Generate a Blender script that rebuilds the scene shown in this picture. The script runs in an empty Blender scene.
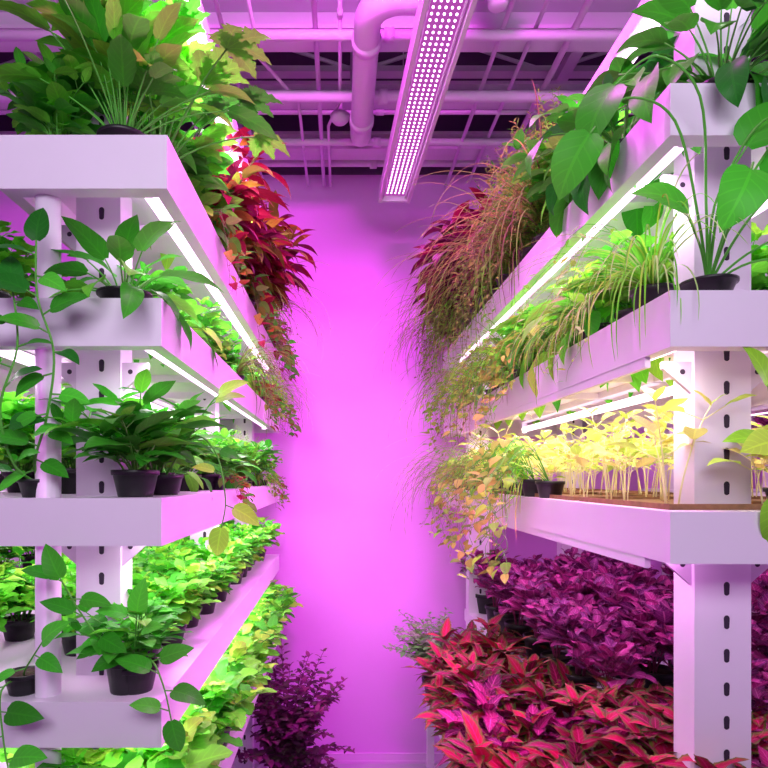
import bpy, math, random
from mathutils import Vector, Matrix
sc = bpy.context.scene
COL = sc.collection
try:
    sc.view_settings.view_transform = 'Standard'
    sc.view_settings.look = 'None'
except Exception: pass
pi = math.pi

# ------------------------------------------------------------ materials
def new_mat(name):
    m = bpy.data.materials.new(name); m.use_nodes = True
    nt = m.node_tree; nt.nodes.clear()
    out = nt.nodes.new('ShaderNodeOutputMaterial')
    return m, nt, out
def N(nt, t, **kw):
    n = nt.nodes.new(t)
    for k, v in kw.items():
        setattr(n, k, v)
    return n
def mth(nt, op, a, b=None):
    n = N(nt, 'ShaderNodeMath', operation=op)
    for i, v in enumerate((a, b)):
        if v is None: continue
        if isinstance(v, (int, float)): n.inputs[i].default_value = v
        else: nt.links.new(v, n.inputs[i])
    return n.outputs[0]
def paint(name, col, rough=0.5, metal=0.0, noise=0.06, scale=8.0, bump=0.02):
    m, nt, out = new_mat(name)
    p = N(nt, 'ShaderNodeBsdfPrincipled')
    p.inputs['Roughness'].default_value = rough
    p.inputs['Metallic'].default_value = metal
    tc = N(nt, 'ShaderNodeTexCoord'); nz = N(nt, 'ShaderNodeTexNoise')
    nz.inputs['Scale'].default_value = scale; nz.inputs['Detail'].default_value = 4
    nt.links.new(tc.outputs['Object'], nz.inputs['Vector'])
    mx = N(nt, 'ShaderNodeMix', data_type='RGBA')
    mx.inputs[6].default_value = (*[c*(1-noise) for c in col], 1)
    mx.inputs[7].default_value = (*[min(1, c*(1+noise)) for c in col], 1)
    nt.links.new(nz.outputs['Fac'], mx.inputs[0]); nt.links.new(mx.outputs[2], p.inputs['Base Color'])
    b = N(nt, 'ShaderNodeBump'); b.inputs['Strength'].default_value = bump*5; b.inputs['Distance'].default_value = 0.002
    nt.links.new(nz.outputs['Fac'], b.inputs['Height']); nt.links.new(b.outputs[0], p.inputs['Normal'])
    nt.links.new(p.outputs[0], out.inputs[0])
    return m
def emit(name, col, s):
    m, nt, out = new_mat(name)
    e = N(nt, 'ShaderNodeEmission'); e.inputs[0].default_value = (*col, 1); e.inputs[1].default_value = s
    nt.links.new(e.outputs[0], out.inputs[0]); return m
def leaf_mat(name, edge=None, center=None, epos=0.6, vein=(1.4, 1.35, 1.1), veinfac=0.3, nv=7, rough=0.5, transl=0.35, spec=0.18):
    m, nt, out = new_mat(name)
    at = N(nt, 'ShaderNodeAttribute'); at.attribute_name = 'Col'
    uv = N(nt, 'ShaderNodeUVMap'); sep = N(nt, 'ShaderNodeSeparateXYZ')
    nt.links.new(uv.outputs[0], sep.inputs[0])
    s = mth(nt, 'MULTIPLY', mth(nt, 'ABSOLUTE', mth(nt, 'SUBTRACT', sep.outputs[0], 0.5)), 2.0)
    t = sep.outputs[1]
    fr = mth(nt, 'FRACT', mth(nt, 'MULTIPLY', mth(nt, 'SUBTRACT', t, mth(nt, 'MULTIPLY', s, 0.28)), nv))
    side = mth(nt, 'LESS_THAN', fr, 0.14)
    mid = mth(nt, 'LESS_THAN', s, 0.07)
    vm = mth(nt, 'MAXIMUM', mth(nt, 'MULTIPLY', side, 0.6), mid)
    base = at.outputs['Color']
    if edge is not None:
        nz = N(nt, 'ShaderNodeTexNoise'); nz.inputs['Scale'].default_value = 5
        nt.links.new(uv.outputs[0], nz.inputs['Vector'])
        d = mth(nt, 'ADD', mth(nt, 'MAXIMUM', s, mth(nt, 'MULTIPLY', t, 0.75)), mth(nt, 'MULTIPLY', mth(nt, 'SUBTRACT', nz.outputs['Fac'], 0.5), 0.5))
        mr = N(nt, 'ShaderNodeMapRange'); mr.inputs['From Min'].default_value = epos-0.15; mr.inputs['From Max'].default_value = epos+0.15
        nt.links.new(d, mr.inputs['Value'])
        mx = N(nt, 'ShaderNodeMix', data_type='RGBA'); mx.inputs[6].default_value = (*center, 1); mx.inputs[7].default_value = (*edge, 1)
        nt.links.new(mr.outputs[0], mx.inputs[0])
        mu = N(nt, 'ShaderNodeMix', data_type='RGBA', blend_type='MULTIPLY'); mu.inputs[0].default_value = 1
        nt.links.new(mx.outputs[2], mu.inputs[6]); nt.links.new(base, mu.inputs[7]); base = mu.outputs[2]
    v = N(nt, 'ShaderNodeMix', data_type='RGBA')
    if edge is None:
        vc = N(nt, 'ShaderNodeMix', data_type='RGBA', blend_type='MULTIPLY'); vc.inputs[0].default_value = 1
        nt.links.new(base, vc.inputs[6]); vc.inputs[7].default_value = (*vein, 1); nt.links.new(vc.outputs[2], v.inputs[7])
    else:
        v.inputs[7].default_value = (*vein, 1)
    nt.links.new(mth(nt, 'MULTIPLY', vm, veinfac if edge is not None else min(1, veinfac*2)), v.inputs[0])
    nt.links.new(base, v.inputs[6])
    p = N(nt, 'ShaderNodeBsdfPrincipled'); p.inputs['Roughness'].default_value = rough
    p.inputs['Specular IOR Level'].default_value = spec
    nt.links.new(v.outputs[2], p.inputs['Base Color'])
    bmp = N(nt, 'ShaderNodeBump'); bmp.inputs['Strength'].default_value = 0.5; bmp.inputs['Distance'].default_value = 0.001; bmp.invert = True
    nt.links.new(vm, bmp.inputs['Height']); nt.links.new(bmp.outputs[0], p.inputs['Normal'])
    tr = N(nt, 'ShaderNodeBsdfTranslucent'); nt.links.new(v.outputs[2], tr.inputs[0])
    mix = N(nt, 'ShaderNodeMixShader'); mix.inputs[0].default_value = transl
    nt.links.new(p.outputs[0], mix.inputs[1]); nt.links.new(tr.outputs[0], mix.inputs[2])
    nt.links.new(mix.outputs[0], out.inputs[0])
    return m
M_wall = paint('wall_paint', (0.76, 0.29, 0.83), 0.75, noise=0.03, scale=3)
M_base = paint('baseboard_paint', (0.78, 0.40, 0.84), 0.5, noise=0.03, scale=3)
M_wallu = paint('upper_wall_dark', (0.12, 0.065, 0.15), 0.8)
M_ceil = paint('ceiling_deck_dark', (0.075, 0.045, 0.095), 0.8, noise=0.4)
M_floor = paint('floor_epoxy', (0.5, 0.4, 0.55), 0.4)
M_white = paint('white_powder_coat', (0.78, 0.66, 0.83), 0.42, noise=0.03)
M_beam = paint('painted_steel_beam', (0.62, 0.50, 0.66), 0.6)
M_pipe = paint('painted_pipe', (0.66, 0.52, 0.70), 0.55)
M_slot = paint('slot_dark', (0.03, 0.015, 0.04), 0.8)
M_pot = paint('black_plastic_pot', (0.010, 0.009, 0.012), 0.4)
M_soil = paint('potting_soil', (0.05, 0.03, 0.02), 0.95, noise=0.6, scale=120, bump=0.3)
M_tray = paint('brown_grow_mat', (0.25, 0.12, 0.06), 0.9, noise=0.4, scale=60, bump=0.2)
M_tube = emit('tube_glow', (1, 0.62, 1), 3.5)
M_tubew = emit('tube_glow_warm', (1, 0.80, 0.85), 4)
M_led = emit('led_glow', (1, 0.62, 1), 6)
M_lens = emit('led_board_glow', (0.55, 0.09, 0.52), 0.8)
M_leaf = leaf_mat('leaf_plain')
M_gloss = leaf_mat('leaf_glossy', rough=0.42, transl=0.3, nv=6, spec=0.18)
M_fine = leaf_mat('leaf_fine', veinfac=0.1, rough=0.7, transl=0.45, spec=0.08)
M_colr = leaf_mat('leaf_coleus_red', edge=(0.11, 0.14, 0.022), center=(0.34, 0.006, 0.05), epos=0.66, vein=(0.6, 0.03, 0.2), veinfac=0.6, transl=0.12)
M_colp = leaf_mat('leaf_coleus_magenta', edge=(0.11, 0.010, 0.05), center=(0.34, 0.012, 0.13), epos=0.72, vein=(0.72, 0.10, 0.38), veinfac=0.7, transl=0.15)
M_purp = leaf_mat('leaf_purple', edge=(0.18, 0.025, 0.12), center=(0.38, 0.04, 0.24), epos=0.75, vein=(0.8, 0.22, 0.55), veinfac=0.6, transl=0.25)
M_stem = leaf_mat('stem_green', veinfac=0.0, rough=0.5, transl=0.0)

# ------------------------------------------------------------ mesh builder
class B:
    def __init__(s): s.v=[]; s.f=[]; s.uv=[]; s.c=[]; s.mi=[]
    def mesh(s, name, mats, smooth=True):
        me = bpy.data.meshes.new(name)
        me.from_pydata(s.v, [], s.f)
        if s.uv:
            ul = me.uv_layers.new(name='UVMap')
            li = [0]*len(me.loops); me.loops.foreach_get('vertex_index', li)
            flat = []
            for i in li: flat.extend(s.uv[i])
            ul.data.foreach_set('uv', flat)
            ca = me.color_attributes.new('Col', 'FLOAT_COLOR', 'POINT')
            flat = []
            for c in s.c: flat.extend((c[0], c[1], c[2], 1.0))
            ca.data.foreach_set('color', flat)
        for m in mats: me.materials.append(m)
        if s.mi: me.polygons.foreach_set('material_index', s.mi)
        if smooth: me.polygons.foreach_set('use_smooth', [True]*len(me.polygons))
        me.update()
        return me
    def box(s, x0, x1, y0, y1, z0, z1, mi=0):
        n = len(s.v)
        s.v += [(x0,y0,z0),(x1,y0,z0),(x1,y1,z0),(x0,y1,z0),(x0,y0,z1),(x1,y0,z1),(x1,y1,z1),(x0,y1,z1)]
        s.f += [(n,n+3,n+2,n+1),(n+4,n+5,n+6,n+7),(n,n+1,n+5,n+4),(n+1,n+2,n+6,n+5),(n+2,n+3,n+7,n+6),(n+3,n,n+4,n+7)]
        s.mi += [mi]*6
    def tube(s, pts, r, seg=8, col=None, mi=None, r1=None, cap=True):
        n0 = len(s.v); pts = [Vector(p) for p in pts]; k = len(pts)
        prev = None
        for i, p in enumerate(pts):
            d = (pts[min(i+1,k-1)]-pts[max(i-1,0)])
            if d.length < 1e-9: d = Vector((0,0,1))
            d.normalize()
            if prev is None:
                a = Vector((0,0,1)) if abs(d.z)<0.9 else Vector((1,0,0))
                u = d.cross(a).normalized()
            else:
                u = (prev - d*prev.dot(d)).normalized()
            prev = u; w = d.cross(u)
            rr = r if r1 is None else r+(r1-r)*i/(k-1)
            for j in range(seg):
                a = 2*pi*j/seg
                q = p+u*(math.cos(a)*rr)+w*(math.sin(a)*rr)
                s.v.append(tuple(q))
                if col is not None: s.uv.append((0.3, 0.5)); s.c.append(col)
        for i in range(k-1):
            for j in range(seg):
                a=n0+i*seg+j; b=n0+i*seg+(j+1)%seg
                s.f.append((a,b,b+seg,a+seg))
                if mi is not None: s.mi.append(mi)
        if cap:
            s.f.append(tuple(n0+j for j in range(seg))[::-1]); s.f.append(tuple(n0+(k-1)*seg+j for j in range(seg)))
            if mi is not None: s.mi += [mi, mi]
    def leaf(s, p, d, L, W, col, a=0.6, b=0.8, ns=6, na=2, droop=0.6, fold=0.25, wav=0.0, serr=0.0, up=None, roll=0.0):
        p = Vector(p); d = Vector(d).normalized()
        up = Vector(up) if up is not None else Vector((0,0,1))
        side = d.cross(up)
        if side.length < 0.05: side = d.cross(Vector((0.7,0.7,0.1)))
        side.normalize(); nrm = side.cross(d)
        if roll:
            R = Matrix.Rotation(roll, 3, d); side = R@side; nrm = R@nrm
        tm = a/(a+b); wm = (tm**a)*((1-tm)**b)
        n0 = len(s.v); step = L/ns; cols = 2*na+1
        for i in range(ns+1):
            t = i/ns
            if i > 0:
                ang = droop/ns
                d2 = d*math.cos(ang) - nrm*math.sin(ang)
                nrm = nrm*math.cos(ang) + d*math.sin(ang); d = d2
                p = p + d*step
            te = min(max(t, 0.03), 0.985)
            w = W*0.5*(te**a)*((1-te)**b)/wm
            if i == 0: w *= 0.6
            if serr and 0 < i < ns: w *= (1+serr) if i % 2 else (1-serr)
            for j in range(-na, na+1):
                q = j/na
                h = fold*abs(q)*w + (wav*w*math.sin(t*9+ (2 if q > 0 else 0))*q*q if wav else 0)
                back = -abs(q)*(L*0.03)
                pt = p + side*(q*w) + nrm*h + d*back
                s.v.append((pt.x, pt.y, pt.z)); s.uv.append((0.5+q*0.5, t)); s.c.append(col)
        for i in range(ns):
            for j in range(cols-1):
                q = n0+i*cols+j
                s.f.append((q, q+1, q+cols+1, q+cols))

def obj(name, me, parent=None, loc=None, label=None):
    o = bpy.data.objects.new(name, me); COL.objects.link(o)
    if parent is not None: o.parent = parent
    if loc is not None: o.location = loc
    if label: o['label'] = label
    return o
def top(o, label, category, group=None):
    o['label'] = label; o['category'] = category
    if group: o['group'] = group
    return o
def struct(name, me):
    o = obj(name, me); o['kind'] = 'structure'; return o
def boxmesh(name, x0,x1,y0,y1,z0,z1, mat):
    b = B(); b.box(x0,x1,y0,y1,z0,z1); return b.mesh(name, [mat], False)

# ------------------------------------------------------------ room
XL, XR, YB, YF = -2.7, 3.1, 3.8, -2.6
ZT = 3.72; ZC = 4.25
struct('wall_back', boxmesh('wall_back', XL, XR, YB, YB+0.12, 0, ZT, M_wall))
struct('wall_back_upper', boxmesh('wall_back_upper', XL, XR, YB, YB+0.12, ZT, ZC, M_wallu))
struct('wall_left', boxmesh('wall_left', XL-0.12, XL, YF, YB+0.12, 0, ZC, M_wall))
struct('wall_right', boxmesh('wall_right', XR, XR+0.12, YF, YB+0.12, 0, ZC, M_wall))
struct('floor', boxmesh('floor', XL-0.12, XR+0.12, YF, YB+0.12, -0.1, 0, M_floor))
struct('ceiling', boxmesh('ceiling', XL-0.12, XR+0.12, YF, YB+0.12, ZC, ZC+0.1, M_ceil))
bb = B(); bb.box(XL, XR, YB-0.012, YB, 0, 0.06); bb.box(XL, XR, YB-0.018, YB, 0.0, 0.015)
struct('baseboard_back', bb.mesh('baseboard_back', [M_base], False))

# ------------------------------------------------------------ ceiling services
def ibeam_x(y, z0, h, w, tf=0.016):
    b = B()
    b.box(XL, XR, y-w/2, y+w/2, z0, z0+tf); b.box(XL, XR, y-w/2, y+w/2, z0+h-tf, z0+h); b.box(XL, XR, y-0.007, y+0.007, z0+tf, z0+h-tf)
    return b.mesh('i_beam', [M_beam], False)
for y, z0, h, w in [(1.75, 3.66, 0.14, 0.12), (2.55, 3.66, 0.13, 0.14), (2.98, 3.66, 0.08, 0.10), (3.45, 3.66, 0.10, 0.12)]:
    o = obj('ceiling_beam', ibeam_x(y, z0, h, w)); top(o, 'painted steel I-beam crossing the dark ceiling', 'beam', 'ceiling beams')
for i, (y, z) in enumerate([(2.15, 3.95), (2.75, 3.95), (3.2, 3.95)]):
    b = B()
    b.box(XL, XR, y-0.03, y+0.03, z, z+0.03); b.box(XL, XR, y-0.02, y+0.02, z+0.17, z+0.202)
    x = XL+0.3; k = 0
    while x < XR-0.8:
        b.tube([(x, y, z+0.02 if k % 2 else z+0.18), (x+0.5, y, z+0.18 if k % 2 else z+0.02)], 0.010, 6, mi=0)
        x += 0.5; k += 1
    top(obj('roof_joist', b.mesh('roof_joist', [M_beam], False)), 'steel roof joist with slanting struts', 'joist', 'roof joists')
for x in (-1.5, -0.6, 1.15, 2.0):
    b = B(); b.box(x-0.03, x+0.03, YF, YB, 3.86, 3.872); b.box(x-0.005, x+0.005, YF, YB, 3.872, 3.95)
    top(obj('ceiling_channel', b.mesh('ceiling_channel', [M_beam], False)), 'narrow painted steel channel under the dark ceiling', 'beam', 'ceiling channels')
def arc(c, r, a0, a1, ux, uy, n=8):
    c = Vector(c); ux = Vector(ux); uy = Vector(uy)
    return [c+ux*(r*math.cos(a0+(a1-a0)*i/n))+uy*(r*math.sin(a0+(a1-a0)*i/n)) for i in range(n+1)]
PXX = 0.105
pts = [(0.42, 2.16, 3.53)] + arc((PXX+0.12, 2.28, 3.53), 0.12, -pi/2, -pi, (1,0,0), (0,1,0))
pts += [(PXX, 2.9, 3.53)] + arc((PXX, 3.0, 3.65), 0.12, -pi/2, 0, (0,1,0), (0,0,1)) + [(PXX, 3.12, ZC)]
b = B(); b.tube(pts, 0.052, 20, mi=0)
for (yy) in (2.36, 2.88):
    b.tube([(PXX, yy, 3.53), (PXX, yy+0.04, 3.53)], 0.059, 20, mi=0)
b.tube([(0.36, 2.16, 3.53), (0.42, 2.16, 3.53), (0.46, 2.16, 3.56), (0.48, 2.16, 3.62), (0.48, 2.16, ZC)], 0.054, 20, mi=0)
top(obj('duct_pipe', b.mesh('duct_pipe', [M_pipe])), 'thick white ceiling pipe with curved elbow', 'pipe')
def pipe(pts, r, lab):
    b = B(); b.tube(pts, r, 12, mi=0)
    for i in range(len(pts)-1):
        p = Vector(pts[i]); q = Vector(pts[i+1]); d = (q-p)
        if d.length > 0.8:
            m = p+d*0.5; e = d.normalized()*0.02
            b.tube([m-e, m+e], r*1.35, 12, mi=0)
    top(obj('ceiling_pipe', b.mesh('ceiling_pipe', [M_pipe])), lab, 'pipe', 'ceiling pipes')
pipe([(XL, 2.80, 3.58), (XR, 2.80, 3.58)], 0.024, 'white pipe running across the ceiling')
pipe([(XL, 3.60, 3.70), (XR, 3.60, 3.70)], 0.03, 'white pipe running across the ceiling')
pipe([(XL, 2.44, 3.60), (XR, 2.44, 3.60)], 0.020, 'thin pipe running across under the beam')
pipe([(XL, 3.25, 3.62), (XR, 3.25, 3.62)], 0.018, 'thin pipe running across under the joists')
pipe([(XL, 3.02, 3.64), (XR, 3.02, 3.64)], 0.010, 'thin pipe running across under the joists')
pipe([(-0.10, YF, 3.63), (-0.10, 3.74, 3.63)], 0.011, 'thin conduit running lengthwise under the beams')
pipe([(0.0, 1.8, 3.62), (0.0, 2.9, 3.62), (-0.06, 3.1, 3.62), (-0.06, 3.74, 3.62)], 0.008, 'thin bent conduit running lengthwise')
pipe([(0.95, YF, 3.62), (0.95, 3.74, 3.62)], 0.014, 'slim pipe running lengthwise under the beams')
pipe([(0.66, YF, 3.62), (0.66, 3.74, 3.62)], 0.010, 'slim pipe running lengthwise under the beams')
pipe([(0.80, YF, 3.64), (0.80, 3.74, 3.64)], 0.009, 'slim pipe running lengthwise under the beams')
pipe([(-0.75, YF, 3.64), (-0.75, 3.74, 3.64)], 0.016, 'slim pipe running lengthwise under the beams')
pipe([(-0.48, YF, 3.64), (-0.48, 3.74, 3.64)], 0.009, 'slim pipe running lengthwise under the beams')
pipe([(-0.35, 2.0, 3.62), (-0.35, 2.6, 3.62), (-0.2, 2.9, 3.62), (-0.2, 3.74, 3.62)], 0.008, 'thin bent conduit running lengthwise')
def lathe(prof, seg=24):
    b = B()
    for r, z in prof:
        for j in range(seg):
            a = 2*pi*j/seg; b.v.append((r*math.cos(a), r*math.sin(a), z))
    for i in range(len(prof)-1):
        for j in range(seg):
            a=i*seg+j; c=i*seg+(j+1)%seg
            b.f.append((a, c, c+seg, a+seg))
    return b
o = obj('smoke_detector', lathe([(0.0001,0),(0.03,0.004),(0.045,0.02),(0.05,0.04),(0.03,0.045),(0.012,0.05),(0.012,0.12)]).mesh('dome',[M_pipe]), loc=(0.0, 2.98, 3.56))
top(o, 'small white dome detector hanging from the ceiling', 'detector')
o = obj('ceiling_spotlight', lathe([(0.0001,0.0),(0.032,0.0),(0.038,0.01),(0.038,0.11),(0.03,0.12),(0.012,0.122),(0.012,0.65)]).mesh('spot',[M_white]), loc=(0.60, 2.28, 3.59))
top(o, 'white cylindrical spotlight hanging from a ceiling pipe', 'lamp')

def led_fixture(x0, y0, x1, y1, z, w, lab):
    L = math.hypot(x1-x0, y1-y0); ang = math.atan2(y1-y0, x1-x0)-pi/2
    root = bpy.data.objects.new('led_grow_light', None); COL.objects.link(root)
    root.location = (x0, y0, z); root.rotation_euler = (0, 0, ang)
    top(root, lab, 'grow light')
    b = B()
    h = 0.055
    b.box(-w/2, w/2, 0, L, h-0.012, h)
    b.box(-w/2, -w/2+0.016, 0, L, -0.014, h-0.012); b.box(w/2-0.016, w/2, 0, L, -0.014, h-0.012)
    b.box(-w/2+0.022, -w/2+0.027, 0.014, L-0.014, 0.004, 0.018); b.box(w/2-0.027, w/2-0.022, 0.014, L-0.014, 0.004, 0.018)
    b.box(-w/2+0.016, w/2-0.016, 0, 0.014, -0.01, h-0.012); b.box(-w/2+0.016, w/2-0.016, L-0.014, L, -0.01, h-0.012)
    for k in range(int(L/0.05)):
        b.box(-w/2+0.01, w/2-0.01, 0.02+k*0.05, 0.026+k*0.05, h, h+0.02)
    obj('housing', b.mesh('housing', [M_beam], False), root)
    b = B(); b.box(-w/2+0.016, w/2-0.016, 0.014, L-0.014, 0.018, 0.024)
    obj('led_board', b.mesh('led_board', [M_lens], False), root)
    b = B(); pit = 0.027; n = int((L-0.06)/pit)
    for k in range(n):
        for j in range(5):
            cx = (j-2)*(w-0.066)/4.8; cy = 0.035+k*pit
            b.tube([(cx, cy, 0.017), (cx, cy, 0.013)], 0.0040, 6, mi=0)
    o = obj('led_array', b.mesh('led_array', [M_led], False), root); o['kind'] = 'stuff'
    for yy in (0.35, L-0.35):
        b = B()
        b.tube([(-w/2+0.02, yy, h), (0, yy, 0.25), (0, yy, ZC-z)], 0.003, 6, mi=0)
        obj('suspension_wire', b.mesh('wire', [M_pipe], False), root)
    return root
led_fixture(0.375, 0.9, 0.288, 3.2, 3.28, 0.165, 'long white linear fixture with rows of pink glowing diodes')

# ------------------------------------------------------------ racks
def slots(b, xc, yf, z0, z1, mi=1):
    z = z0+0.05
    while z < z1-0.03:
        n = len(b.v); k = 12
        for j in range(k):
            a = 2*pi*j/k
            zz = 0.007*math.sin(a)+(0.008 if math.sin(a) >= 0 else -0.008)
            b.v.append((xc+0.0065*math.cos(a), yf, z+zz))
        b.f.append(tuple(range(n, n+k))); b.mi.append(mi)
        z += 0.072
def area_strip(name, parent, x, y0, y1, z, w, power, color, rot=(0,0,0)):
    ld = bpy.data.lights.new(name, 'AREA'); ld.shape = 'RECTANGLE'; ld.size = w; ld.size_y = y1-y0
    ld.energy = power; ld.color = color
    o = bpy.data.objects.new(name, ld); COL.objects.link(o); o.parent = parent
    o.location = (x, (y0+y1)/2, z); o.rotation_euler = rot
    return o
def shelf_mesh(x0, x1, y0, y1, zt, th):
    b = B(); e = 0.012
    b.box(x0, x1, y0, y1, zt-0.02, zt)
    b.box(x0, x0+e, y0, y1, zt-th, zt-0.02); b.box(x1-e, x1, y0, y1, zt-th, zt-0.02)
    b.box(x0+e, x1-e, y0, y0+e, zt-th, zt-0.02); b.box(x0+e, x1-e, y1-e, y1, zt-th, zt-0.02)
    b.box(x0+e, x0+0.03, y0+e, y1-e, zt-th, zt-th+0.006); b.box(x1-0.03, x1-e, y0+e, y1-e, zt-th, zt-th+0.006)
    b.box(x0+0.03, x1-0.03, y0+e, y0+0.04, zt-th, zt-th+0.006)
    y = y0+0.4
    while y < y1-0.1:
        b.box(x0+e, x1-e, y, y+0.02, zt-0.045, zt-0.02); y += 0.42
    return b.mesh('shelf', [M_white], False)
def rack(label, inner, sgn, y0, y1, width, shelves, posts, post_w, ztop, tubes, powers, front_pipe=None, top_w=None, rail=None, tr=0.012, edge=None):
    root = bpy.data.objects.new('grow_rack', None); COL.objects.link(root); root.location = (0,0,0)
    top(root, label, 'shelving rack')
    for i, (zt, th, ins) in enumerate(shelves):
        w = top_w if (i == 0 and top_w) else width
        xa = inner+sgn*ins; xb = inner+sgn*w
        obj('shelf', shelf_mesh(min(xa, xb), max(xa, xb), y0, y1, zt, th), root)
    for dx, yy in posts:
        xc = inner+sgn*dx
        b = B(); hw = post_w/2
        t = 0.006
        b.box(xc-hw, xc+hw, yy, yy+t, 0, ztop); b.box(xc-hw, xc-hw+t, yy+t, yy+0.08, 0, ztop); b.box(xc+hw-t, xc+hw, yy+t, yy+0.08, 0, ztop)
        b.box(xc-hw+t, xc-hw+0.03, yy+0.08-t, yy+0.08, 0, ztop); b.box(xc+hw-0.03, xc+hw-t, yy+0.08-t, yy+0.08, 0, ztop)
        slots(b, xc+0.008, yy-0.0008, 0.0, ztop)
        obj('post', b.mesh('post', [M_white, M_slot], False), root)
    for i, (zt, th, ins) in enumerate(shelves):
        for sd in (-1, 1):
            xc = inner+sgn*posts[0][0]+sd*post_w/2; yy = posts[0][1]+0.01; zb = zt-th
            b = B(); g = 0.062
            b.v += [(xc,yy,zb),(xc+sd*g,yy,zb),(xc+sd*g,yy,zb-0.014),(xc,yy,zb-g*1.1),(xc,yy+0.012,zb),(xc+sd*g,yy+0.012,zb),(xc+sd*g,yy+0.012,zb-0.014),(xc,yy+0.012,zb-g*1.1)]
            b.f += [(0,1,2,3),(7,6,5,4),(0,4,5,1),(1,5,6,2),(2,6,7,3),(3,7,4,0)]; b.mi += [0]*6
            nn = len(b.v)
            for j in range(10):
                a = 2*pi*j/10; b.v.append((xc+sd*0.020+0.006*math.cos(a), yy-0.0008, zb-0.022+0.006*math.sin(a)))
            b.f.append(tuple(range(nn, nn+10))); b.mi.append(1)
            obj('bracket', b.mesh('bracket', [M_beam, M_slot], False), root)
    for i, (zt, th, ins) in enumerate(shelves):
        if i >= len(powers) or powers[i] is None: continue
        pw, colr, mt = powers[i]
        w = top_w if (i == 0 and top_w) else width
        for q, dx in enumerate(tubes):
            if dx > w-0.03: continue
            x = inner+sgn*(dx+ins); ye = y1-0.25
            b = B(); b.tube([(x, y0+0.05, zt-th+0.010+tr), (x, ye, zt-th+0.010+tr)], tr, 12, mi=0)
            b2 = B(); b2.box(x-0.022, x+0.022, y0+0.03, ye+0.02, zt-0.045, zt-0.02)
            for yy in (y0+0.03, ye-0.005): b2.box(x-0.014, x+0.014, yy, yy+0.025, zt-th+0.006, zt-0.045)
            obj('tube_light', b.mesh('tube', [mt]), root)
            obj('tube_batten', b2.mesh('batten', [M_white], False), root)
            area_strip('tube_lamp', root, x, y0+0.06, ye, zt-th+0.007, tr*2, pw*(0.7 if q else 1), colr)
    for k, p in (edge or []):      # added strip below a shelf's aisle edge, to tint the facing rack magenta
        zt, th, ins = shelves[k]; x = inner; z = zt-th-0.012
        b = B(); b.box(x+0.002, x+0.014, y0+0.1, y1-0.5, z-0.010, z+0.012)
        obj('added_edge_strip', b.mesh('added_edge_strip', [M_white], False), root)
        area_strip('edge_fill_light', root, x-0.0005, y0+0.12, y1-0.52, z, 0.014, p, (1.0, 0.07, 0.92), (0, pi/2, 0))
    if rail:
        x, z, pw = rail
        b = B(); b.box(x-0.03, x+0.03, y0+0.02, y1, z, z+0.045)
        for dx, yy in posts[:2]: b.box(min(x, inner+sgn*dx), max(x, inner+sgn*dx), yy+0.02, yy+0.045, z+0.045, z+0.07)
        obj('light_rail', b.mesh('rail', [M_white], False), root)
        b = B(); b.tube([(x, y0+0.05, z-0.015), (x, y1-0.2, z-0.015)], 0.018, 12, mi=0); obj('tube_light', b.mesh('tube', [M_tube]), root)
        area_strip('tube_lamp', root, x, y0+0.06, y1-0.3, z-0.034, 0.03, pw, (0.98, 0.96, 0.96))
    if front_pipe:
        px, py, za, zb, r = front_pipe
        b = B(); b.tube([(px, py, za), (px, py, zb)], r, 20, mi=0)
        obj('support_pipe', b.mesh('support_pipe', [M_white]), root)
    return root
W1 = (1.0, 0.80, 0.97); W3 = (1.0, 0.76, 0.97); W2 = (1.0, 0.86, 0.84)
LX = -0.372; RX = 0.633
ZL = [2.515, 2.175, 1.758, 1.333, 0.90]; ZR = [2.557, 2.16, 1.735, 1.0]
rack('white steel plant rack with slotted posts and five lit shelves', LX, -1, 1.25, 3.68, 0.74,
     [(2.515,0.112,-0.012),(2.175,0.10,0),(1.758,0.10,0),(1.333,0.095,0),(0.90,0.09,0)], [(0.20,1.42),(0.20,3.55),(0.20,2.5),(0.66,1.42),(0.66,2.5),(0.66,3.55)], 0.105, 3.05,
     [0.06, 0.42], [(7.5,W1,M_tube),(8,W1,M_tube),(8,W1,M_tube),(7.5,W1,M_tube)], front_pipe=(-0.632, 1.30, 0, 2.405, 0.026), top_w=0.34, rail=(LX+0.0, 2.93, 17), tr=0.015)
rack('white steel plant rack with slotted posts and glowing shelf lights', RX, 1, 1.15, 3.68, 0.85,
     [(2.557,0.10,-0.0),(2.16,0.108,0),(1.735,0.10,0),(1.0,0.07,0.13)], [(0.19,1.29),(0.19,3.55),(0.74,1.29),(0.74,2.15),(0.74,3.55)], 0.122, 3.15,
     [0.06, 0.42], [(9,W3,M_tube),(11,W2,M_tubew),(4.2,(1,0.35,0.9),M_tube)], rail=(RX+0.17, 2.98, 15), tr=0.015, edge=[(1, 6), (2, 9)])
rack('white plant rack against the side wall with lit shelves', -1.42, -1, 1.6, 3.68, 0.7,
     [(2.515,0.06,0),(2.175,0.06,0),(1.758,0.06,0),(1.333,0.06,0),(0.90,0.06,0)], [(0.1,1.8),(0.1,3.5),(0.6,1.8),(0.6,3.5)], 0.06, 2.9,
     [0.2], [(8,(1,0.6,1),M_tube)]*4, tr=0.012)
rack('white plant rack along the side wall with lit shelves', 1.85, 1, 1.3, 3.68, 0.8,
     [(2.557,0.06,0),(2.16,0.06,0),(1.735,0.06,0),(1.0,0.06,0)], [(0.1,1.5),(0.1,3.5),(0.7,1.5),(0.7,3.5)], 0.06, 2.9,
     [0.2], [(9,(1,0.6,1),M_tube)]*2+[(5,(1,0.35,0.9),M_tube)], tr=0.012)
b = B(); b.box(0.49, 0.745, 1.25, 3.5, 0.58, 0.62); b.box(0.49, 0.505, 1.25, 3.5, 0.52, 0.58)
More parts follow.
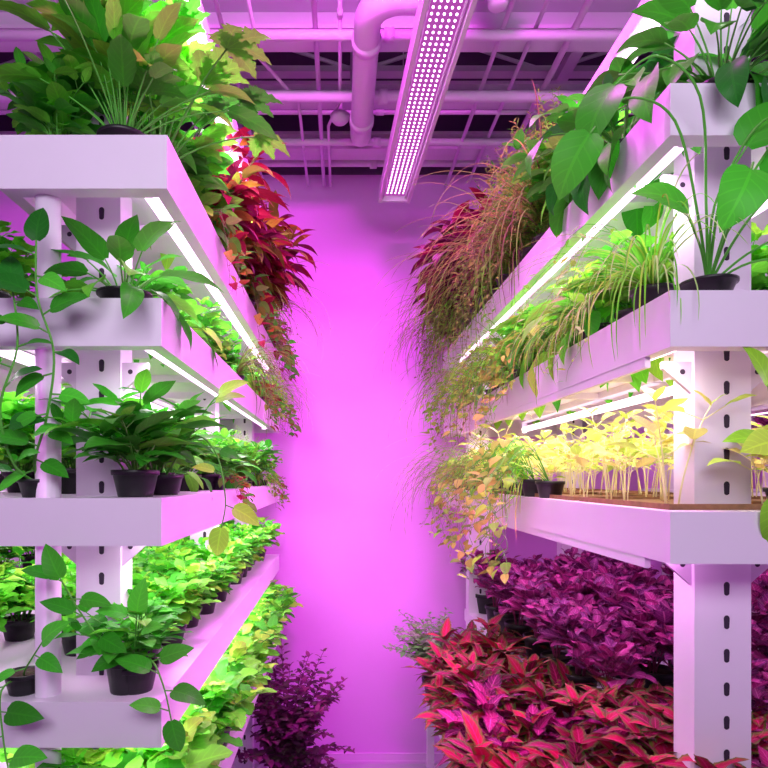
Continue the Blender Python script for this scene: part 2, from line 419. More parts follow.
for xx in (0.50, 0.70):
    for yy in (1.3, 2.4, 3.44): b.box(xx, xx+0.04, yy, yy+0.04, 0, 0.58)
top(obj('plant_bench', b.mesh('plant_bench', [M_beam], False)), 'low white metal bench carrying red coleus plants', 'bench')

# ------------------------------------------------------------ plants
def pot_parts(rng, r, h):
    p = lathe([(0.001,0.0),(r*0.74,0.0),(r*0.76,0.004),(r*0.95,h*0.80),(r*1.0,h*0.80),(r*1.03,h*0.82),(r*1.04,h*0.98),(r*1.02,h),(r*0.95,h),(r*0.93,h*0.86),(r*0.001,h*0.84)], 24)
    pm = p.mesh('pot', [M_pot])
    b = B(); k = 5; seg = 18
    for i in range(k):
        for j in range(seg):
            a = 2*pi*j/seg; rr = r*0.93*i/(k-1)+0.0005
            b.v.append((rr*math.cos(a), rr*math.sin(a), h*0.87+rng.uniform(-0.0015,0.003)))
    for i in range(k-1):
        for j in range(seg):
            q=i*seg+j; c=i*seg+(j+1)%seg; b.f.append((q,c,c+seg,q+seg))
    return [('pot', pm), ('soil', b.mesh('soil', [M_soil]))]
def vcol(rng, base, v=0.25, y=0.08):
    k = 1+rng.uniform(-v, v); q = rng.uniform(-0.3, 1)*y
    return (base[0]*k*(1+q), base[1]*k, base[2]*k*(1-0.5*max(q,0)))
def dirv(az, el): return Vector((math.cos(az)*math.cos(el), math.sin(az)*math.cos(el), math.sin(el)))
def bushy(rng, h0, H, nst, nodes, L, W, spread, cols, stemc, sag=0.1, a=0.6, b=0.8, ns=6, na=1, elev=0.35, droop=0.7, pet=0.25, r0=0.02, serr=0, wav=0.1, fold=0.2, sr=0.0022, tipn=3, v=0.25, y=0.08, hmin=0.65, t0=0.18):
    F = B(); S = B()
    for s in range(nst):
        az = 2*pi*s/nst*1.0+rng.uniform(-0.5, 0.5); sp = spread*math.sqrt(rng.uniform(0.02, 1)); hh = H*rng.uniform(hmin, 1.0)
        base = Vector((math.cos(az)*r0*rng.random(), math.sin(az)*r0*rng.random(), h0))
        pts = []
        for k in range(9):
            t = k/8
            pts.append(base+Vector((math.cos(az)*sp*t**1.3, math.sin(az)*sp*t**1.3, hh*t-sag*H*(t**2.2)*(0.5+sp/max(spread,1e-3)))))
        S.tube(pts, sr, 5, stemc, r1=sr*0.5)
        ph = rng.uniform(0, pi)
        for n in range(nodes):
            t = t0+(0.96-t0)*(n+rng.uniform(0,0.4))/nodes
            f = t*8; i = min(int(f), 7); p = pts[i].lerp(pts[i+1], f-i)
            d0 = (pts[i+1]-pts[i]).normalized()
            sz = (0.65+0.5*math.sin(pi*min(1, t*1.05)**0.8))*rng.uniform(0.75, 1.15)
            ph += pi/2
            for m in (0, pi):
                az2 = ph+m+rng.uniform(-0.3, 0.3)
                el = elev*rng.uniform(0.2, 1.6)*(0.3+t)
                d = dirv(az2, el)+d0*0.25
                pl = L*pet*rng.uniform(0.5, 1.3)
                q = p+d.normalized()*pl
                if pl > 0.004: S.tube([p, q], sr*0.55, 4, stemc, cap=False)
                F.leaf(q, d, L*sz, W*sz, vcol(rng, rng.choice(cols), v, y), a, b, ns, na, droop*rng.uniform(0.4,1.5), fold, wav, serr, roll=rng.uniform(-0.3,0.3))
        for m in range(tipn):
            sz = rng.uniform(0.4, 0.75)
            F.leaf(pts[-1], dirv(ph+m*2*pi/max(tipn,1), rng.uniform(0.4, 1.1)), L*sz, W*sz, vcol(rng, rng.choice(cols), v, y), a, b, ns, na, droop*0.7, fold, wav, serr)
    return F, S
def rosette(rng, h0, n, pl, L, W, cols, stemc, a=0.45, b=0.85, ns=8, na=2, elmin=0.3, elmax=1.4, pdroop=0.9, droop=0.9, sr=0.0025, fold=0.2, wav=0.1, serr=0, v=0.25, y=0.08, F=None, S=None, lobed=False, plmin=0.6):
    F = F or B(); S = S or B()
    for k in range(n):
        az = k*2.399+rng.uniform(-0.3, 0.3)
        el = elmin+(elmax-elmin)*((k+rng.random())/n)
        p = Vector((math.cos(az)*0.012, math.sin(az)*0.012, h0)); ln = pl*rng.uniform(plmin, 1.15); pts = [p.copy()]
        e = el; st = 7
        for i in range(st):
            d = dirv(az+rng.uniform(-0.05,0.05), e); p = p+d*(ln/st); pts.append(p.copy()); e -= pdroop/st*(1.4-el/1.6)
        S.tube(pts, sr, 5, stemc, r1=sr*0.6)
        sz = rng.uniform(0.7, 1.15)
        c = vcol(rng, rng.choice(cols), v, y); az1 = az+rng.uniform(-0.3,0.3)
        if lobed:
            for q in (-1.3, -0.65, 0, 0.65, 1.3):
                F.leaf(p, dirv(az1+q, e-0.1+0.1*math.cos(q)), L*sz*(1-0.22*abs(q)), W*sz*0.55, c, 0.6, 0.8, 12, 1, droop*rng.uniform(0.7,1.1), fold, wav, 0.22)
        else:
            F.leaf(p, dirv(az1, e-0.1), L*sz, W*sz, c, a, b, ns, na, droop*rng.uniform(0.5,1.3), fold, wav, serr, roll=rng.uniform(-0.5,0.5))
    return F, S
def trailing(rng, h0, n, reach, hang, L, W, cols, stemc, ysp=0.12, step=0.035, a=0.4, b=0.85, ns=6, na=2, r0=0.0016, droop=0.6, per=1, rise=0.05, minhang=0.25, wob=0.02, v=0.25, y=0.08):
    F = B(); S = B()
    for k in range(n):
        yy = rng.uniform(-ysp, ysp); ht = hang*rng.uniform(minhang, 1.0); rc = reach*rng.uniform(0.8, 1.35)
        pts = [Vector((0, 0, h0))]; rz = rise*rng.uniform(0.4,1.3)
        for i in range(1, 7):
            t = i/6; pts.append(Vector((rc*t, yy*t, h0+rz*math.sin(pi*t*0.8))))
        m = max(4, int(ht/0.03)); x = rc; y2 = yy; z = pts[-1].z; dx = 0.012; ph = rng.uniform(0, 6)
        for i in range(m):
            z -= 0.03; x += dx; dx *= 0.75; x += wob*0.5*math.sin(i*0.9+ph)*0.5; y2 += wob*math.sin(i*0.6+ph*2)*0.4
            pts.append(Vector((x, y2, z)))
        S.tube(pts, r0, 5, stemc, r1=r0*0.5)
        acc = 0
        for i in range(2, len(pts)):
            acc += (pts[i]-pts[i-1]).length
            if acc > step:
                acc = 0
                for q in range(per):
                    az = rng.uniform(-1.4, 1.4) if i > 5 else rng.uniform(-2, 2)
                    d = Vector((math.cos(az)*0.7, math.sin(az), rng.uniform(-0.6, 0.5)))
                    d.normalize(); pt = pts[i]+d*L*0.25
                    if L > 0.04: S.tube([pts[i], pt], r0*0.6, 4, stemc, cap=False)
                    sz = rng.uniform(0.6, 1.15)
                    F.leaf(pt, d, L*sz, W*sz, vcol(rng, rng.choice(cols), v, y), a, b, ns, na, droop*rng.uniform(0.5,1.6), 0.2, 0.05, roll=rng.uniform(-0.6,0.6))
    return F, S
def mixgrass(rng, h0, hang, cols, stemc, nleaf=14, nblade=60, L=0.03, W=0.012, amax=1.5, bw=0.0045):
    F, S = trailing(rng, h0, nleaf, 0.14, hang, L, W, cols, stemc, ysp=0.18, step=0.02, ns=3, na=1, r0=0.0009, per=1, rise=0.16, wob=0.06)
    for k in range(nblade):
        az = rng.uniform(-amax, amax); el = rng.uniform(0.7, 1.45)
        F.leaf((0, 0, h0), dirv(az, el), hang*rng.uniform(0.8, 1.6), bw, vcol(rng, rng.choice(cols)), 0.15, 0.4, 14, 1, rng.uniform(1.8, 3.0), 0.2)
    return F, S
SP = {}
def add(name, k, fn, r=0.045, h=0.055, mat=None, seed=1):
    SP[name] = []
    for i in range(k):
        rng = random.Random(seed*100+i)
        parts = pot_parts(rng, r, h) if r else []
        F, S = fn(rng, (h-0.01) if r else 0.0)
        if S is not None and S.v: parts.append(('stem', S.mesh(name+'_stem', [M_stem])))
        parts.append(('foliage', F.mesh(name+'_foliage', [mat or M_leaf])))
        SP[name].append(parts)
G1 = (0.065, 0.48, 0.03); G2 = (0.04, 0.34, 0.02); G3 = (0.02, 0.20, 0.02); LM = (0.15, 0.68, 0.04); YG = (0.28, 0.66, 0.05); YL = (0.80, 0.74, 0.26)
OR = (0.28, 0.14, 0.02); RD = (0.21, 0.009, 0.03); BR = (0.17, 0.24, 0.05); PU = (0.18, 0.03, 0.14)
ST = (0.10, 0.40, 0.05); STB = (0.15, 0.18, 0.05)
OL = (0.17, 0.42, 0.05)
add('basil', 4, lambda r,h: bushy(r,h,0.15,8,4,0.068,0.042,0.10,[G1,G2,G1,LM],ST,na=2), seed=1)
add('limebush', 4, lambda r,h: bushy(r,h,0.20,12,5,0.064,0.044,0.13,[LM,LM,G1,YG],ST,a=0.5,b=0.8,ns=8,serr=0.08,wav=0.2), seed=2)
add('limelarge', 3, lambda r,h: bushy(r,h,0.18,9,4,0.084,0.060,0.11,[LM,LM,G1,YG],ST,a=0.5,b=0.75,ns=10,na=2,serr=0.07,wav=0.25), seed=26)
add('darkbroad', 3, lambda r,h: bushy(r,h,0.18,10,4,0.092,0.044,0.13,[G2,G1,G2,G1,LM],ST,na=2,ns=7,sag=0.15), 0.042, 0.05, M_gloss, seed=3)
add('broad', 3, lambda r,h: rosette(r,h,20,0.09,0.10,0.048,[G1,G2,LM],ST), mat=M_gloss, seed=4)
add('limebroad', 2, lambda r,h: rosette(r,h,26,0.10,0.12,0.062,[LM,YG,G1],ST), seed=24)
def big(r, h):
    F, S = bushy(r,h,0.38,9,5,0.12,0.055,0.15,[G1,LM,LM,YG],ST,ns=9,serr=0.06,sag=0.05,droop=0.9,elev=0.5,t0=0.3)
    return rosette(r,h,26,0.26,0.15,0.05,[G1,LM,LM],ST,elmin=0.6,elmax=1.6,serr=0.05,ns=12,pdroop=0.55,F=F,S=S,plmin=0.5)
add('bigleaf', 1, big, 0.06, 0.05, M_leaf, seed=5)
add('celery', 1, lambda r,h: rosette(r,h,24,0.28,0.13,0.09,[G1,LM,G2],ST,elmin=0.7,elmax=1.55,pdroop=0.6,lobed=True,sr=0.003,plmin=0.4), 0.05, 0.05, seed=23)
add('greenleafy', 3, lambda r,h: bushy(r,h,0.28,12,4,0.10,0.055,0.18,[G1,LM,G1,LM,G2],ST,ns=7,sag=0.2), seed=6)
add('redtall', 3, lambda r,h: bushy(r,h,0.46,14,7,0.15,0.044,0.20,[RD,RD,RD,OR,(0.15,0.015,0.05),(0.20,0.24,0.03)],STB,a=0.6,b=1.0,ns=8,sag=0.15,droop=1.3,elev=0.3,hmin=0.5), seed=7)
add('reddark', 2, lambda r,h: bushy(r,h,0.44,12,6,0.18,0.07,0.2,[(0.12,0.008,0.035),(0.17,0.012,0.035),(0.08,0.02,0.035)],STB,a=0.6,b=1.0,ns=8,sag=0.2,droop=1.2,elev=0.3), seed=8)
add('feather', 3, lambda r,h: bushy(r,h,0.58,48,22,0.034,0.010,0.19,[OL,(0.28,0.52,0.06),(0.34,0.50,0.07),OL,G1],(0.18,0.32,0.05),a=0.5,b=0.8,ns=2,na=1,sag=0.2,elev=0.5,pet=0.1,sr=0.0012,hmin=0.35), mat=M_fine, seed=9)
add('featherhang', 3, lambda r,h: mixgrass(r,h,0.42,[BR,OL,(0.32,0.46,0.08),OL,(0.18,0.14,0.07)],STB,16,60,0.026,0.009), mat=M_fine, seed=10)
add('yellowhang', 3, lambda r,h: mixgrass(r,h,0.28,[YG,OL,(0.40,0.58,0.08),LM],ST,13,45,0.042,0.020), mat=M_fine, seed=11)
add('goldvine', 3, lambda r,h: trailing(r,h,7,0.13,0.42,0.050,0.034,[OL,(0.34,0.52,0.07),YG,(0.30,0.38,0.06)],ST,ysp=0.18,step=0.045,ns=7,wob=0.09,rise=0.12,minhang=0.1), mat=M_leaf, seed=25)
add('autumnvine', 3, lambda r,h: trailing(r,h,11,0.12,0.34,0.065,0.040,[OR,RD,OL,G1,(0.3,0.30,0.04)],STB,ysp=0.14,step=0.033), seed=13)
add('drapegrass', 2, lambda r,h: mixgrass(r,h,0.27,[YG,LM,(0.42,0.74,0.22)],ST,3,85,0.03,0.012,1.3,0.0038), mat=M_fine, seed=14)
add('purple', 4, lambda r,h: bushy(r,h,0.26,10,4,0.088,0.054,0.14,[(1,1,1),(1.3,1,1.1),(0.6,0.8,0.8)],(0.3,0.04,0.14),ns=8,serr=0.08,wav=0.2,y=0,t0=0.42,elev=0.6,droop=0.6,sag=0.08), 0.060, 0.10, M_purp, seed=15)
add('coleusr', 4, lambda r,h: bushy(r,h,0.37,15,6,0.155,0.062,0.22,[(1,1,1),(1.2,0.9,0.8),(0.5,0.9,0.8)],(0.3,0.04,0.06),a=0.5,b=1.0,ns=12,na=2,serr=0.06,wav=0.15,droop=0.9,y=0,elev=0.5), 0.075, 0.11, M_colr, seed=16)
add('coleusp', 3, lambda r,h: bushy(r,h,0.35,14,6,0.135,0.070,0.20,[(1,1,1),(1.2,1,1.1),(0.6,0.8,0.8)],(0.3,0.04,0.1),a=0.5,b=0.9,ns=12,na=2,serr=0.07,wav=0.15,droop=0.8,y=0,elev=0.5), 0.075, 0.11, M_colp, seed=17)
add('coleuslow', 2, lambda r,h: bushy(r,h,0.13,12,3,0.11,0.058,0.16,[(1,1,1),(1.2,1,1.1),(0.6,0.8,0.8)],(0.3,0.04,0.1),a=0.5,b=0.9,ns=12,na=2,serr=0.07,wav=0.15,droop=0.8,y=0,elev=0.5), 0.055, 0.07, M_colp, seed=27)
add('coleuslowred', 2, lambda r,h: bushy(r,h,0.13,12,3,0.12,0.055,0.17,[(1,1,1),(1.2,1,1.1),(0.6,0.8,0.8)],(0.3,0.04,0.1),a=0.5,b=0.9,ns=12,na=2,serr=0.07,wav=0.15,droop=0.8,y=0,elev=0.5), 0.055, 0.07, M_colr, seed=28)
add('seedling', 6, lambda r,h: bushy(r,h,0.31,3,2,0.080,0.044,0.06,[YL,(0.50,0.70,0.12),(0.68,0.72,0.2)],(0.85,0.78,0.42),ns=6,na=2,sag=0.1,pet=0.5,tipn=2,t0=0.5,hmin=0.5), 0, 0, M_leaf, seed=18)
add('purplebush', 1, lambda r,h: bushy(r,h,0.90,50,20,0.048,0.028,0.32,[PU,(0.25,0.05,0.17),(0.12,0.04,0.10),(0.14,0.10,0.10)],(0.15,0.03,0.08),ns=4,sag=0.2,hmin=0.35), 0.11, 0.16, M_leaf, seed=19)
add('greybush', 1, lambda r,h: bushy(r,h,0.36,60,14,0.036,0.020,0.24,[(0.2,0.50,0.15),(0.28,0.38,0.25)],STB,ns=3,sag=0.2,sr=0.0013,hmin=0.4), 0.07, 0.09, M_leaf, seed=20)
add('lowbroad', 1, lambda r,h: rosette(r,h,24,0.09,0.12,0.058,[G1,G1,LM,G2],ST,elmin=0.15,elmax=1.4,pdroop=0.6,droop=0.7), mat=M_gloss, r=0.055, h=0.03, seed=21)
add('pothos', 1, lambda r,h: rosette(r,h,64,0.21,0.125,0.072,[G2,G1,G3,G2,G1],ST,elmin=0.2,elmax=1.5,droop=1.1,pdroop=1.0,sr=0.0025,ns=10,plmin=0.3), mat=M_gloss, r=0.07, h=0.05, seed=22)
META = {
 'basil': ('potted_basil', 'potted herb with ovate green leaves in black pot', 'plant'),
 'limebush': ('potted_lemon_balm', 'bushy lime-green leafy herb in small black pot', 'plant'),
 'limelarge': ('potted_lettuce', 'lime-green plant with large ruffled leaves in black pot', 'plant'),
 'darkbroad': ('potted_pepper_plant', 'dark green glossy broad-leaved plant in black pot', 'plant'),
 'broad': ('potted_foliage_plant', 'arching glossy green leaves in small black pot', 'plant'),
 'limebroad': ('potted_foliage_plant', 'bright yellow-green broad-leaved plant in small black pot', 'plant'),
 'bigleaf': ('potted_leafy_plant', 'large leafy green plant with toothed long leaves in black pot', 'plant'),
 'celery': ('potted_celery', 'tall green plant with jagged lobed leaves on top shelf', 'plant'),
 'greenleafy': ('potted_leafy_plant', 'tall bushy mid-green leafy plant in black pot', 'plant'),
 'redtall': ('potted_croton', 'narrow red and orange drooping leaves on tall potted plant', 'plant'),
 'reddark': ('potted_croton', 'dark crimson long-leaved plant on top shelf', 'plant'),
 'feather': ('potted_wispy_plant', 'wispy yellow-green fine-leaved plant in black pot', 'plant'),
 'featherhang': ('trailing_plant', 'fine olive and brownish strands trailing over the shelf edge', 'plant'),
 'yellowhang': ('trailing_plant', 'fine yellow-green strands spilling over the shelf edge', 'plant'),
 'goldvine': ('trailing_vine', 'golden-green vine with small leaves hanging over shelf edge', 'vine'),
 'autumnvine': ('trailing_vine', 'vine with orange and red leaves hanging over shelf', 'vine'),
 'drapegrass': ('potted_grass', 'light green fine grass draping over the shelf front', 'plant'),
 'purple': ('potted_purple_perilla', 'purple-leaved potted plant in black plastic pot', 'plant'),
 'coleusr': ('potted_coleus', 'red coleus with olive-edged leaves in black pot', 'plant'),
 'coleusp': ('potted_coleus', 'magenta-veined dark coleus in black pot', 'plant'),
 'coleuslow': ('potted_coleus', 'low magenta-veined coleus in black pot', 'plant'),
 'coleuslowred': ('potted_coleus', 'low red coleus with olive-edged leaves in black pot', 'plant'),
 'seedling': ('seedling', 'thin yellow-green seedling growing on brown mat', 'seedling'),
 'purplebush': ('potted_purple_shrub', 'tall dark purple shrub in black pot on floor', 'shrub'),
 'greybush': ('potted_small_shrub', 'small greyish green shrub beside the pink wall', 'shrub'),
 'lowbroad': ('potted_basil', 'low potted plant with long broad bright green leaves', 'plant'),
 'pothos': ('potted_pothos', 'big pothos with large glossy drooping leaves on top shelf', 'plant'),
}
PR = random.Random(5)
def place(sp, x, y, z, rot=None, s=1.0, var=None, label=None, group=None):
    nm, lab, cat = META[sp]
    root = bpy.data.objects.new(nm, None); COL.objects.link(root); root.empty_display_size = 0.05
    root.location = (x, y, z); root.rotation_euler = (0, 0, PR.uniform(0, 6.28) if rot is None else rot); root.scale = (s, s, s)
    top(root, label or lab, cat, group)
    parts = SP[sp][var if var is not None else PR.randrange(len(SP[sp]))]
    for pn, me in parts:
        o = bpy.data.objects.new(pn, me); COL.objects.link(o); o.parent = root
    return root
def row(kinds, x, z, ys, group, rot=None, s=1.0, jit=0.015, sj=0.12):
    for i, y in enumerate(ys):
        k = kinds[i % len(kinds)]
        r = rot
        if k in ('featherhang','yellowhang','autumnvine','goldvine'):
            r = (0 if x < 0 else pi)+PR.uniform(-0.25, 0.25)
        place(k, x+PR.uniform(-jit, jit), y+PR.uniform(-jit, jit), z, r, s*PR.uniform(1-sj, 1+sj), group=group)
def rng_(a, b, st):
    out = []
    while a < b: out.append(a); a += st
    return out
# LEFT rack
g = 'plants on the tall rack'
x1 = LX-0.10
place('bigleaf', -0.485, 1.345, ZL[0], 0.4, 0.92)
place('greenleafy', -0.64, 1.36, ZL[0], 1.2, 0.7, 0)
place('celery', -0.44, 1.46, ZL[0], 0.5, 1.0)
place('greenleafy', -0.58, 1.62, ZL[0], 2.2, 1.2, 1)
row(['greenleafy','limebroad','greenleafy'], x1, ZL[0], [1.66, 1.80, 1.93], g, s=0.95)
row(['redtall'], x1+0.03, ZL[0], [2.05, 2.25, 2.45, 2.65, 2.85], g, s=1.1)
row(['autumnvine','limebush','autumnvine','featherhang'], x1+0.03, ZL[0], [1.85, 2.12, 2.5, 2.85, 3.1, 3.3, 3.5], g, s=0.85)
row(['redtall','feather'], x1, ZL[0], [3.05, 3.25, 3.45], g, s=0.7)
place('lowbroad', -0.475, 1.325, ZL[1], 0.2, 1.05)
row(['basil','limebroad','basil','limelarge'], x1-0.01, ZL[1], rng_(1.53, 3.6, 0.22), g, s=0.92)
row(['featherhang','autumnvine','yellowhang'], x1+0.05, ZL[1], [2.45, 2.75, 3.05, 3.3, 3.5], g, s=0.65)
row(['limebush','basil'], x1-0.24, ZL[1], rng_(1.75, 3.6, 0.3), g, s=0.9)
row(['limebush'], -0.80, ZL[1], [1.38, 1.65, 1.95], g, s=0.85)
place('darkbroad', -0.455, 1.335, ZL[2], 0.5, 1.2, 0)
row(['darkbroad','broad','limelarge','basil'], x1-0.01, ZL[2], rng_(1.54, 3.6, 0.19), g, s=1.0)
row(['autumnvine','feather','yellowhang'], x1+0.05, ZL[2], [2.1, 2.7, 3.1, 3.4], g, s=0.55)
row(['limebush','limelarge'], x1-0.24, ZL[2], rng_(1.6, 3.6, 0.25), g, s=1.15)
row(['limelarge','limebush'], x1-0.46, ZL[2], rng_(1.5, 3.6, 0.25), g, s=1.15)
place('basil', -0.45, 1.325, ZL[3], 0.5, 1.05, 1)
row(['basil','limelarge','limebush'], x1-0.01, ZL[3], rng_(1.52, 3.6, 0.19), g, s=1.0)
row(['limebush'], x1-0.24, ZL[3], rng_(1.6, 3.6, 0.24), g, s=1.0)
row(['limelarge','limebush'], x1-0.46, ZL[3], rng_(1.5, 3.6, 0.26), g, s=1.0)
row(['limelarge','limebush'], x1+0.03, ZL[4], rng_(1.35, 3.6, 0.17), g, s=1.38)
row(['limebush'], x1-0.22, ZL[4], rng_(1.4, 3.6, 0.25), g, s=1.2)
place('purplebush', -0.29, 3.2, 0, 0, 1.12)
# RIGHT rack
x2 = RX+0.10
place('pothos', 0.80, 1.26, ZR[0], 2.6, 1.0)
place('pothos', 0.70, 1.48, ZR[0], 0.9, 0.95)
row(['broad','greenleafy'], x2, ZR[0], [1.66, 1.78], g, s=1.05)
row(['feather','feather','feather'], x2-0.05, ZR[0], [1.88, 2.0, 2.12, 2.26, 2.42, 2.56], g, s=0.95)
row(['reddark'], x2-0.06, ZR[0], [2.72, 2.92, 3.12], g, s=1.12)
row(['featherhang'], x2-0.03, ZR[0], [2.05, 2.3, 2.55, 2.8, 3.05, 3.3, 3.5], g, s=1.0)
row(['feather','reddark'], x2, ZR[0], [3.3, 3.5], g, s=0.8)
row(['limelarge','limebroad','limelarge','limebroad','limelarge'], x2+0.01, ZR[1], rng_(1.52, 2.5, 0.16), g, s=1.15)
place('drapegrass', x2-0.045, 1.32, ZR[1], pi*1.1, 1.0, 0); place('drapegrass', x2-0.05, 1.62, ZR[1], pi, 0.8, 1)
row(['yellowhang','goldvine','featherhang'], x2-0.03, ZR[1], rng_(2.0, 3.6, 0.2), g, s=0.9)
row(['limelarge','limebroad'], x2+0.25, ZR[1], rng_(1.5, 3.6, 0.28), g, s=1.1)
for xx in (0.80, 1.09):
    for k, yy in enumerate((1.22, 1.72, 2.22, 2.72, 3.22)):
        b = B(); b.box(xx-0.13, xx+0.14, yy, yy+0.46, 0, 0.006); b.box(xx-0.13, xx-0.122, yy, yy+0.46, 0.006, 0.012); b.box(xx+0.132, xx+0.14, yy, yy+0.46, 0.006, 0.012)
        b.box(xx-0.122, xx+0.132, yy, yy+0.008, 0.006, 0.012); b.box(xx-0.122, xx+0.132, yy+0.452, yy+0.46, 0.006, 0.012)
        o = obj('seedling_tray', b.mesh('tray', [M_tray], False), loc=(0, 0, ZR[2])); top(o, 'shallow brown grow mat tray with young seedlings', 'tray', 'seedling trays')
for yy in rng_(1.28, 3.6, 0.145):
    for xx in (0.71, 0.86, 1.01, 1.16):
        if PR.random() < 0.08: continue
        place('seedling', xx+PR.uniform(-0.025, 0.03), yy+PR.uniform(-0.04, 0.04), ZR[2]+0.006, None, PR.uniform(0.62, 1.12), group='seedlings on the lit shelf')
row(['yellowhang','goldvine','featherhang','goldvine'], x2-0.045, ZR[2], rng_(2.2, 3.6, 0.2), g, s=0.92)
place('goldvine', x2-0.05, 1.95, ZR[2], pi, 1.0, 1); place('goldvine', x2-0.05, 2.25, ZR[1], pi, 0.8, 0); place('goldvine', x2-0.05, 2.1, ZR[2], pi, 1.1, 2)
gp = 'purple plants on the lower shelf'
row(['purple'], 0.86, ZR[3], rng_(1.92, 3.6, 0.235), gp, s=1.05)
row(['purple'], 1.13, ZR[3], rng_(1.65, 3.6, 0.26), gp, s=1.08)
row(['purple'], 1.37, ZR[3], rng_(1.55, 3.6, 0.28), gp, s=1.12)
row(['purple'], 2.0, ZR[3], rng_(1.6, 3.5, 0.3), gp, s=1.1)
row(['purple'], 2.4, ZR[3], rng_(2.2, 3.45, 0.3), gp, s=1.2)
gc = 'coleus plants on the low bench'; gd = 'coleus plants on the lower shelf'
row(['coleuslowred','coleuslow'], 0.84, ZR[3], [1.44, 1.58, 1.74], gd, s=0.95)
row(['coleuslow','coleuslowred'], 1.0, ZR[3], [1.42, 1.60], gd, s=1.0)
place('coleusp', 0.64, 1.33, 0.62, 0.3, 1.0, 0, group=gc)
row(['coleusr','coleusr','coleusp','coleusr','coleusr','coleusr'], 0.67, 0.62, rng_(1.54, 2.95, 0.19), gc, s=1.06)
row(['coleusr','coleusr','coleusp','coleusr'], 0.56, 0.62, [1.62, 1.80, 1.98, 2.16, 2.34, 2.54], gc, s=0.97)
place('greybush', 0.53, 3.2, 0.62, 0, 1.3)
# second racks
row(['limebush','basil','greenleafy'], -1.6, ZL[1], rng_(1.8, 3.5, 0.3), g); row(['limebush'], -1.6, ZL[2], rng_(1.8, 3.5, 0.26), g, s=1.1)
row(['limebush'], -1.6, ZL[3], rng_(1.8, 3.5, 0.26), g, s=1.1); row(['limebush','greenleafy'], -1.6, ZL[4], rng_(1.8, 3.5, 0.3), g)
row(['limebush','greenleafy'], 2.05, ZR[1], rng_(1.5, 3.5, 0.3), g); row(['purple','seedling'], 2.05, ZR[2], rng_(1.5, 3.5, 0.2), g, s=1.1)
row(['greenleafy'], 2.05, ZR[0], rng_(1.5, 3.5, 0.35), g)

def custom(name, label, cat, loc, pot, stems, L, W, cols, stemc, seed, step=0.05, a=0.42, bb=0.85, sr=0.0025, tip=True, mat=None, droop=0.7):
    rng = random.Random(seed)
    root = bpy.data.objects.new(name, None); COL.objects.link(root); root.location = loc; top(root, label, cat)
    r, h = pot
    for pn, me in pot_parts(rng, r, h): obj(pn, me, root)
    F = B(); S = B()
    for st in stems:
        cp = [Vector((0, 0, h-0.01))]+[Vector(p)-Vector(loc) for p in st]
        pts = []
        n = len(cp)
        for i in range(n-1):
            p0 = cp[max(i-1,0)]; p1 = cp[i]; p2 = cp[i+1]; p3 = cp[min(i+2,n-1)]
            for k in range(6):
                t = k/6
                pts.append(0.5*((2*p1)+(-p0+p2)*t+(2*p0-5*p1+4*p2-p3)*t*t+(-p0+3*p1-3*p2+p3)*t**3))
        pts.append(cp[-1])
        S.tube(pts, sr, 7, stemc, r1=sr*0.6)
        if step:
            acc = 0; sd = 1
            for i in range(3, len(pts)-1):
                acc += (pts[i]-pts[i-1]).length
                if acc > step:
                    acc = 0; sd = -sd
                    d = Vector((sd*rng.uniform(0.6, 1), -rng.uniform(0.1, 0.6), rng.uniform(-0.4, 0.5))).normalized()
                    q = pts[i]+d*L*0.3; S.tube([pts[i], q], sr*0.6, 5, stemc, cap=False)
                    sz = rng.uniform(0.65, 1.2)
                    F.leaf(q, d, L*sz, W*sz, vcol(rng, rng.choice(cols)), a, bb, 10, 2, droop*rng.uniform(0.5,1.5), 0.15, 0.05, up=(0, -0.7, 0.7), roll=rng.uniform(-0.3,0.3))
        if tip:
            d = (pts[-1]-pts[-3]).normalized()
            F.leaf(pts[-1], d, L*1.1, W*1.1, vcol(rng, rng.choice(cols)), a, bb, 10, 2, droop, 0.15, 0.05, up=(0, -0.7, 0.7), roll=rng.uniform(-0.3,0.3))
    obj('stem', S.mesh('stem', [M_stem]), root); obj('foliage', F.mesh('foliage', [mat or M_gloss]), root)
custom('climbing_vine', 'dark green climbing vine rising past the shelf front', 'vine', (-0.66, 1.31, ZL[2]), (0.04, 0.04),
  [[(-0.64,1.26,1.84),(-0.59,1.21,1.93),(-0.57,1.195,2.05),(-0.60,1.19,2.16),(-0.60,1.185,2.27)], [(-0.68,1.25,1.83),(-0.68,1.2,1.94),(-0.64,1.19,2.06),(-0.65,1.19,2.18)]], 0.075, 0.044, [G2,G3,G2,G1], ST, 31, step=0.026, sr=0.0032)
custom('climbing_vine', 'slim green vine in black pot standing on the shelf', 'vine', (-0.47, 1.32, ZL[3]), (0.045, 0.075),
  [[(-0.50,1.27,1.45),(-0.53,1.22,1.53),(-0.56,1.20,1.60)], [(-0.44,1.28,1.43),(-0.42,1.24,1.52)], [(-0.40,1.26,1.42),(-0.36,1.22,1.38),(-0.34,1.21,1.31)]], 0.072, 0.040, [G1,G2], ST, 32, step=0.035)
custom('climbing_vine', 'small green vine at the foot of the support pipe', 'vine', (-0.69, 1.31, ZL[3]), (0.04, 0.045),
  [[(-0.66,1.26,1.40),(-0.60,1.21,1.47)], [(-0.70,1.24,1.36),(-0.68,1.21,1.28),(-0.66,1.20,1.20)]], 0.072, 0.040, [G1,G2], ST, 33, step=0.04)
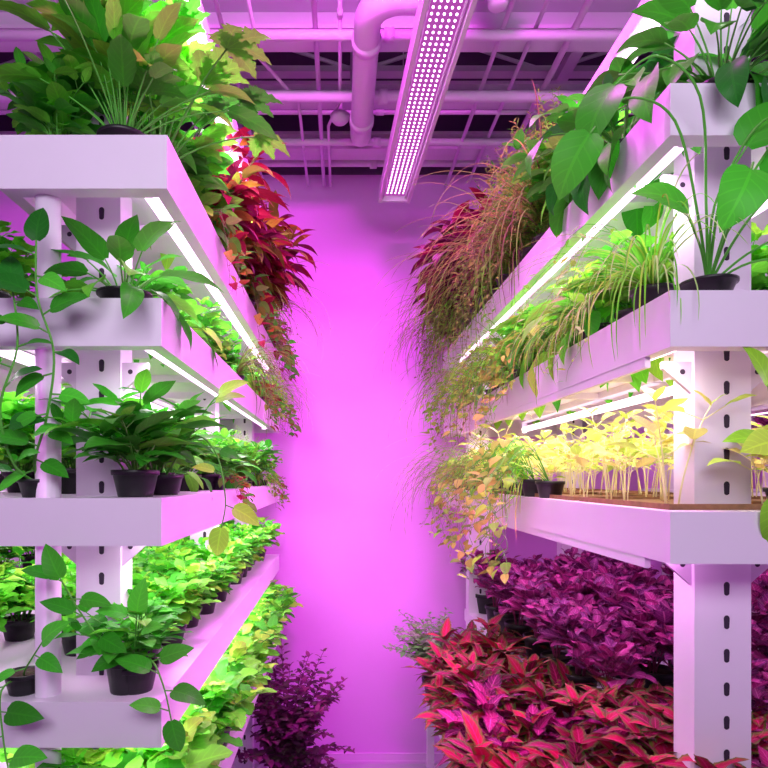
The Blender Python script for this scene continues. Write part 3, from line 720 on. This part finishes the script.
custom('potted_pothos', 'pothos with long bare stems and heart-shaped glossy leaves in black pot', 'plant', (0.742, 1.21, ZR[1]), (0.052, 0.035),
  [[(0.72,1.18,2.34),(0.66,1.10,2.50),(0.57,1.08,2.56),(0.49,1.07,2.50)], [(0.70,1.17,2.30),(0.62,1.11,2.46),(0.52,1.09,2.49),(0.45,1.08,2.42)], [(0.76,1.18,2.28),(0.80,1.12,2.36)], [(0.80,1.18,2.24),(0.86,1.12,2.27)],
   [(0.73,1.17,2.33),(0.76,1.12,2.42)], [(0.71,1.18,2.25),(0.66,1.14,2.30)], [(0.80,1.17,2.22),(0.90,1.13,2.22)],
   [(0.74,1.16,2.36),(0.77,1.09,2.45),(0.82,1.06,2.42)], [(0.79,1.16,2.30),(0.85,1.09,2.37),(0.90,1.06,2.33)], [(0.77,1.16,2.34),(0.83,1.08,2.46),(0.89,1.05,2.43)], [(0.75,1.16,2.28),(0.74,1.08,2.36),(0.72,1.05,2.34)]], 0.112, 0.076, [G1,G2,G1], ST, 34, step=0, sr=0.003, droop=1.2)
custom('trailing_vine', 'yellow-green vine leaves beside the slotted post', 'vine', (0.93, 1.24, ZR[2]), (0.045, 0.045),
  [[(0.86,1.18,1.88),(0.82,1.15,1.98)], [(0.88,1.17,1.84),(0.84,1.14,1.76)], [(0.87,1.17,1.86),(0.83,1.14,1.87)]], 0.085, 0.056, [YG,(0.45,0.65,0.08)], ST, 35, step=0.06)
custom('trailing_vine', 'long drooping green vine hanging into the aisle', 'vine', (-0.44, 1.50, ZL[2]), (0.045, 0.05),
  [[(-0.36,1.47,1.90),(-0.30,1.45,1.86),(-0.275,1.44,1.75),(-0.285,1.44,1.68)], [(-0.33,1.46,1.96),(-0.29,1.44,2.0)]], 0.075, 0.045, [G1,G2,YG], ST, 36, step=0.07)

# ------------------------------------------------------------ lights
def area(name, loc, rot, sx, sy, e, col):
    ld = bpy.data.lights.new(name, 'AREA'); ld.shape = 'RECTANGLE'; ld.size = sx; ld.size_y = sy; ld.energy = e; ld.color = col
    o = bpy.data.objects.new(name, ld); COL.objects.link(o); o.location = loc; o.rotation_euler = rot; return o
MG = (1.0, 0.09, 0.96)
area('led_or_fill_light', (0.30, 2.15, 3.27), (0, 0, math.radians(2.2)), 0.11, 1.9, 40, MG)
area('led_or_fill_light', (0.05, 1.35, 3.6), (math.radians(34), 0, 0), 0.4, 0.2, 60, MG)  # added out-of-view magenta light, tilted to brighten the back wall
area('led_or_fill_light', (0.0, -1.0, 2.9), (math.radians(78), 0, 0), 2.2, 0.8, 52, (0.93, 0.90, 1.0))  # unseen fill light added behind the camera for shelf fronts and leaves

w = bpy.data.worlds.new('world'); sc.world = w; w.use_nodes = True
bg = w.node_tree.nodes['Background']; bg.inputs[0].default_value = (0.75, 0.35, 0.85, 1); bg.inputs[1].default_value = 0.13

# ------------------------------------------------------------ camera
cd = bpy.data.cameras.new('camera'); cam = bpy.data.objects.new('camera', cd); COL.objects.link(cam)
cam.location = (0, 0, 1.8); cam.rotation_euler = (pi/2, 0, 0)
cd.sensor_width = 36; cd.lens = 36*600/768; cd.shift_x = 44/768; cd.shift_y = 94/768; cd.clip_start = 0.02
sc.camera = cam
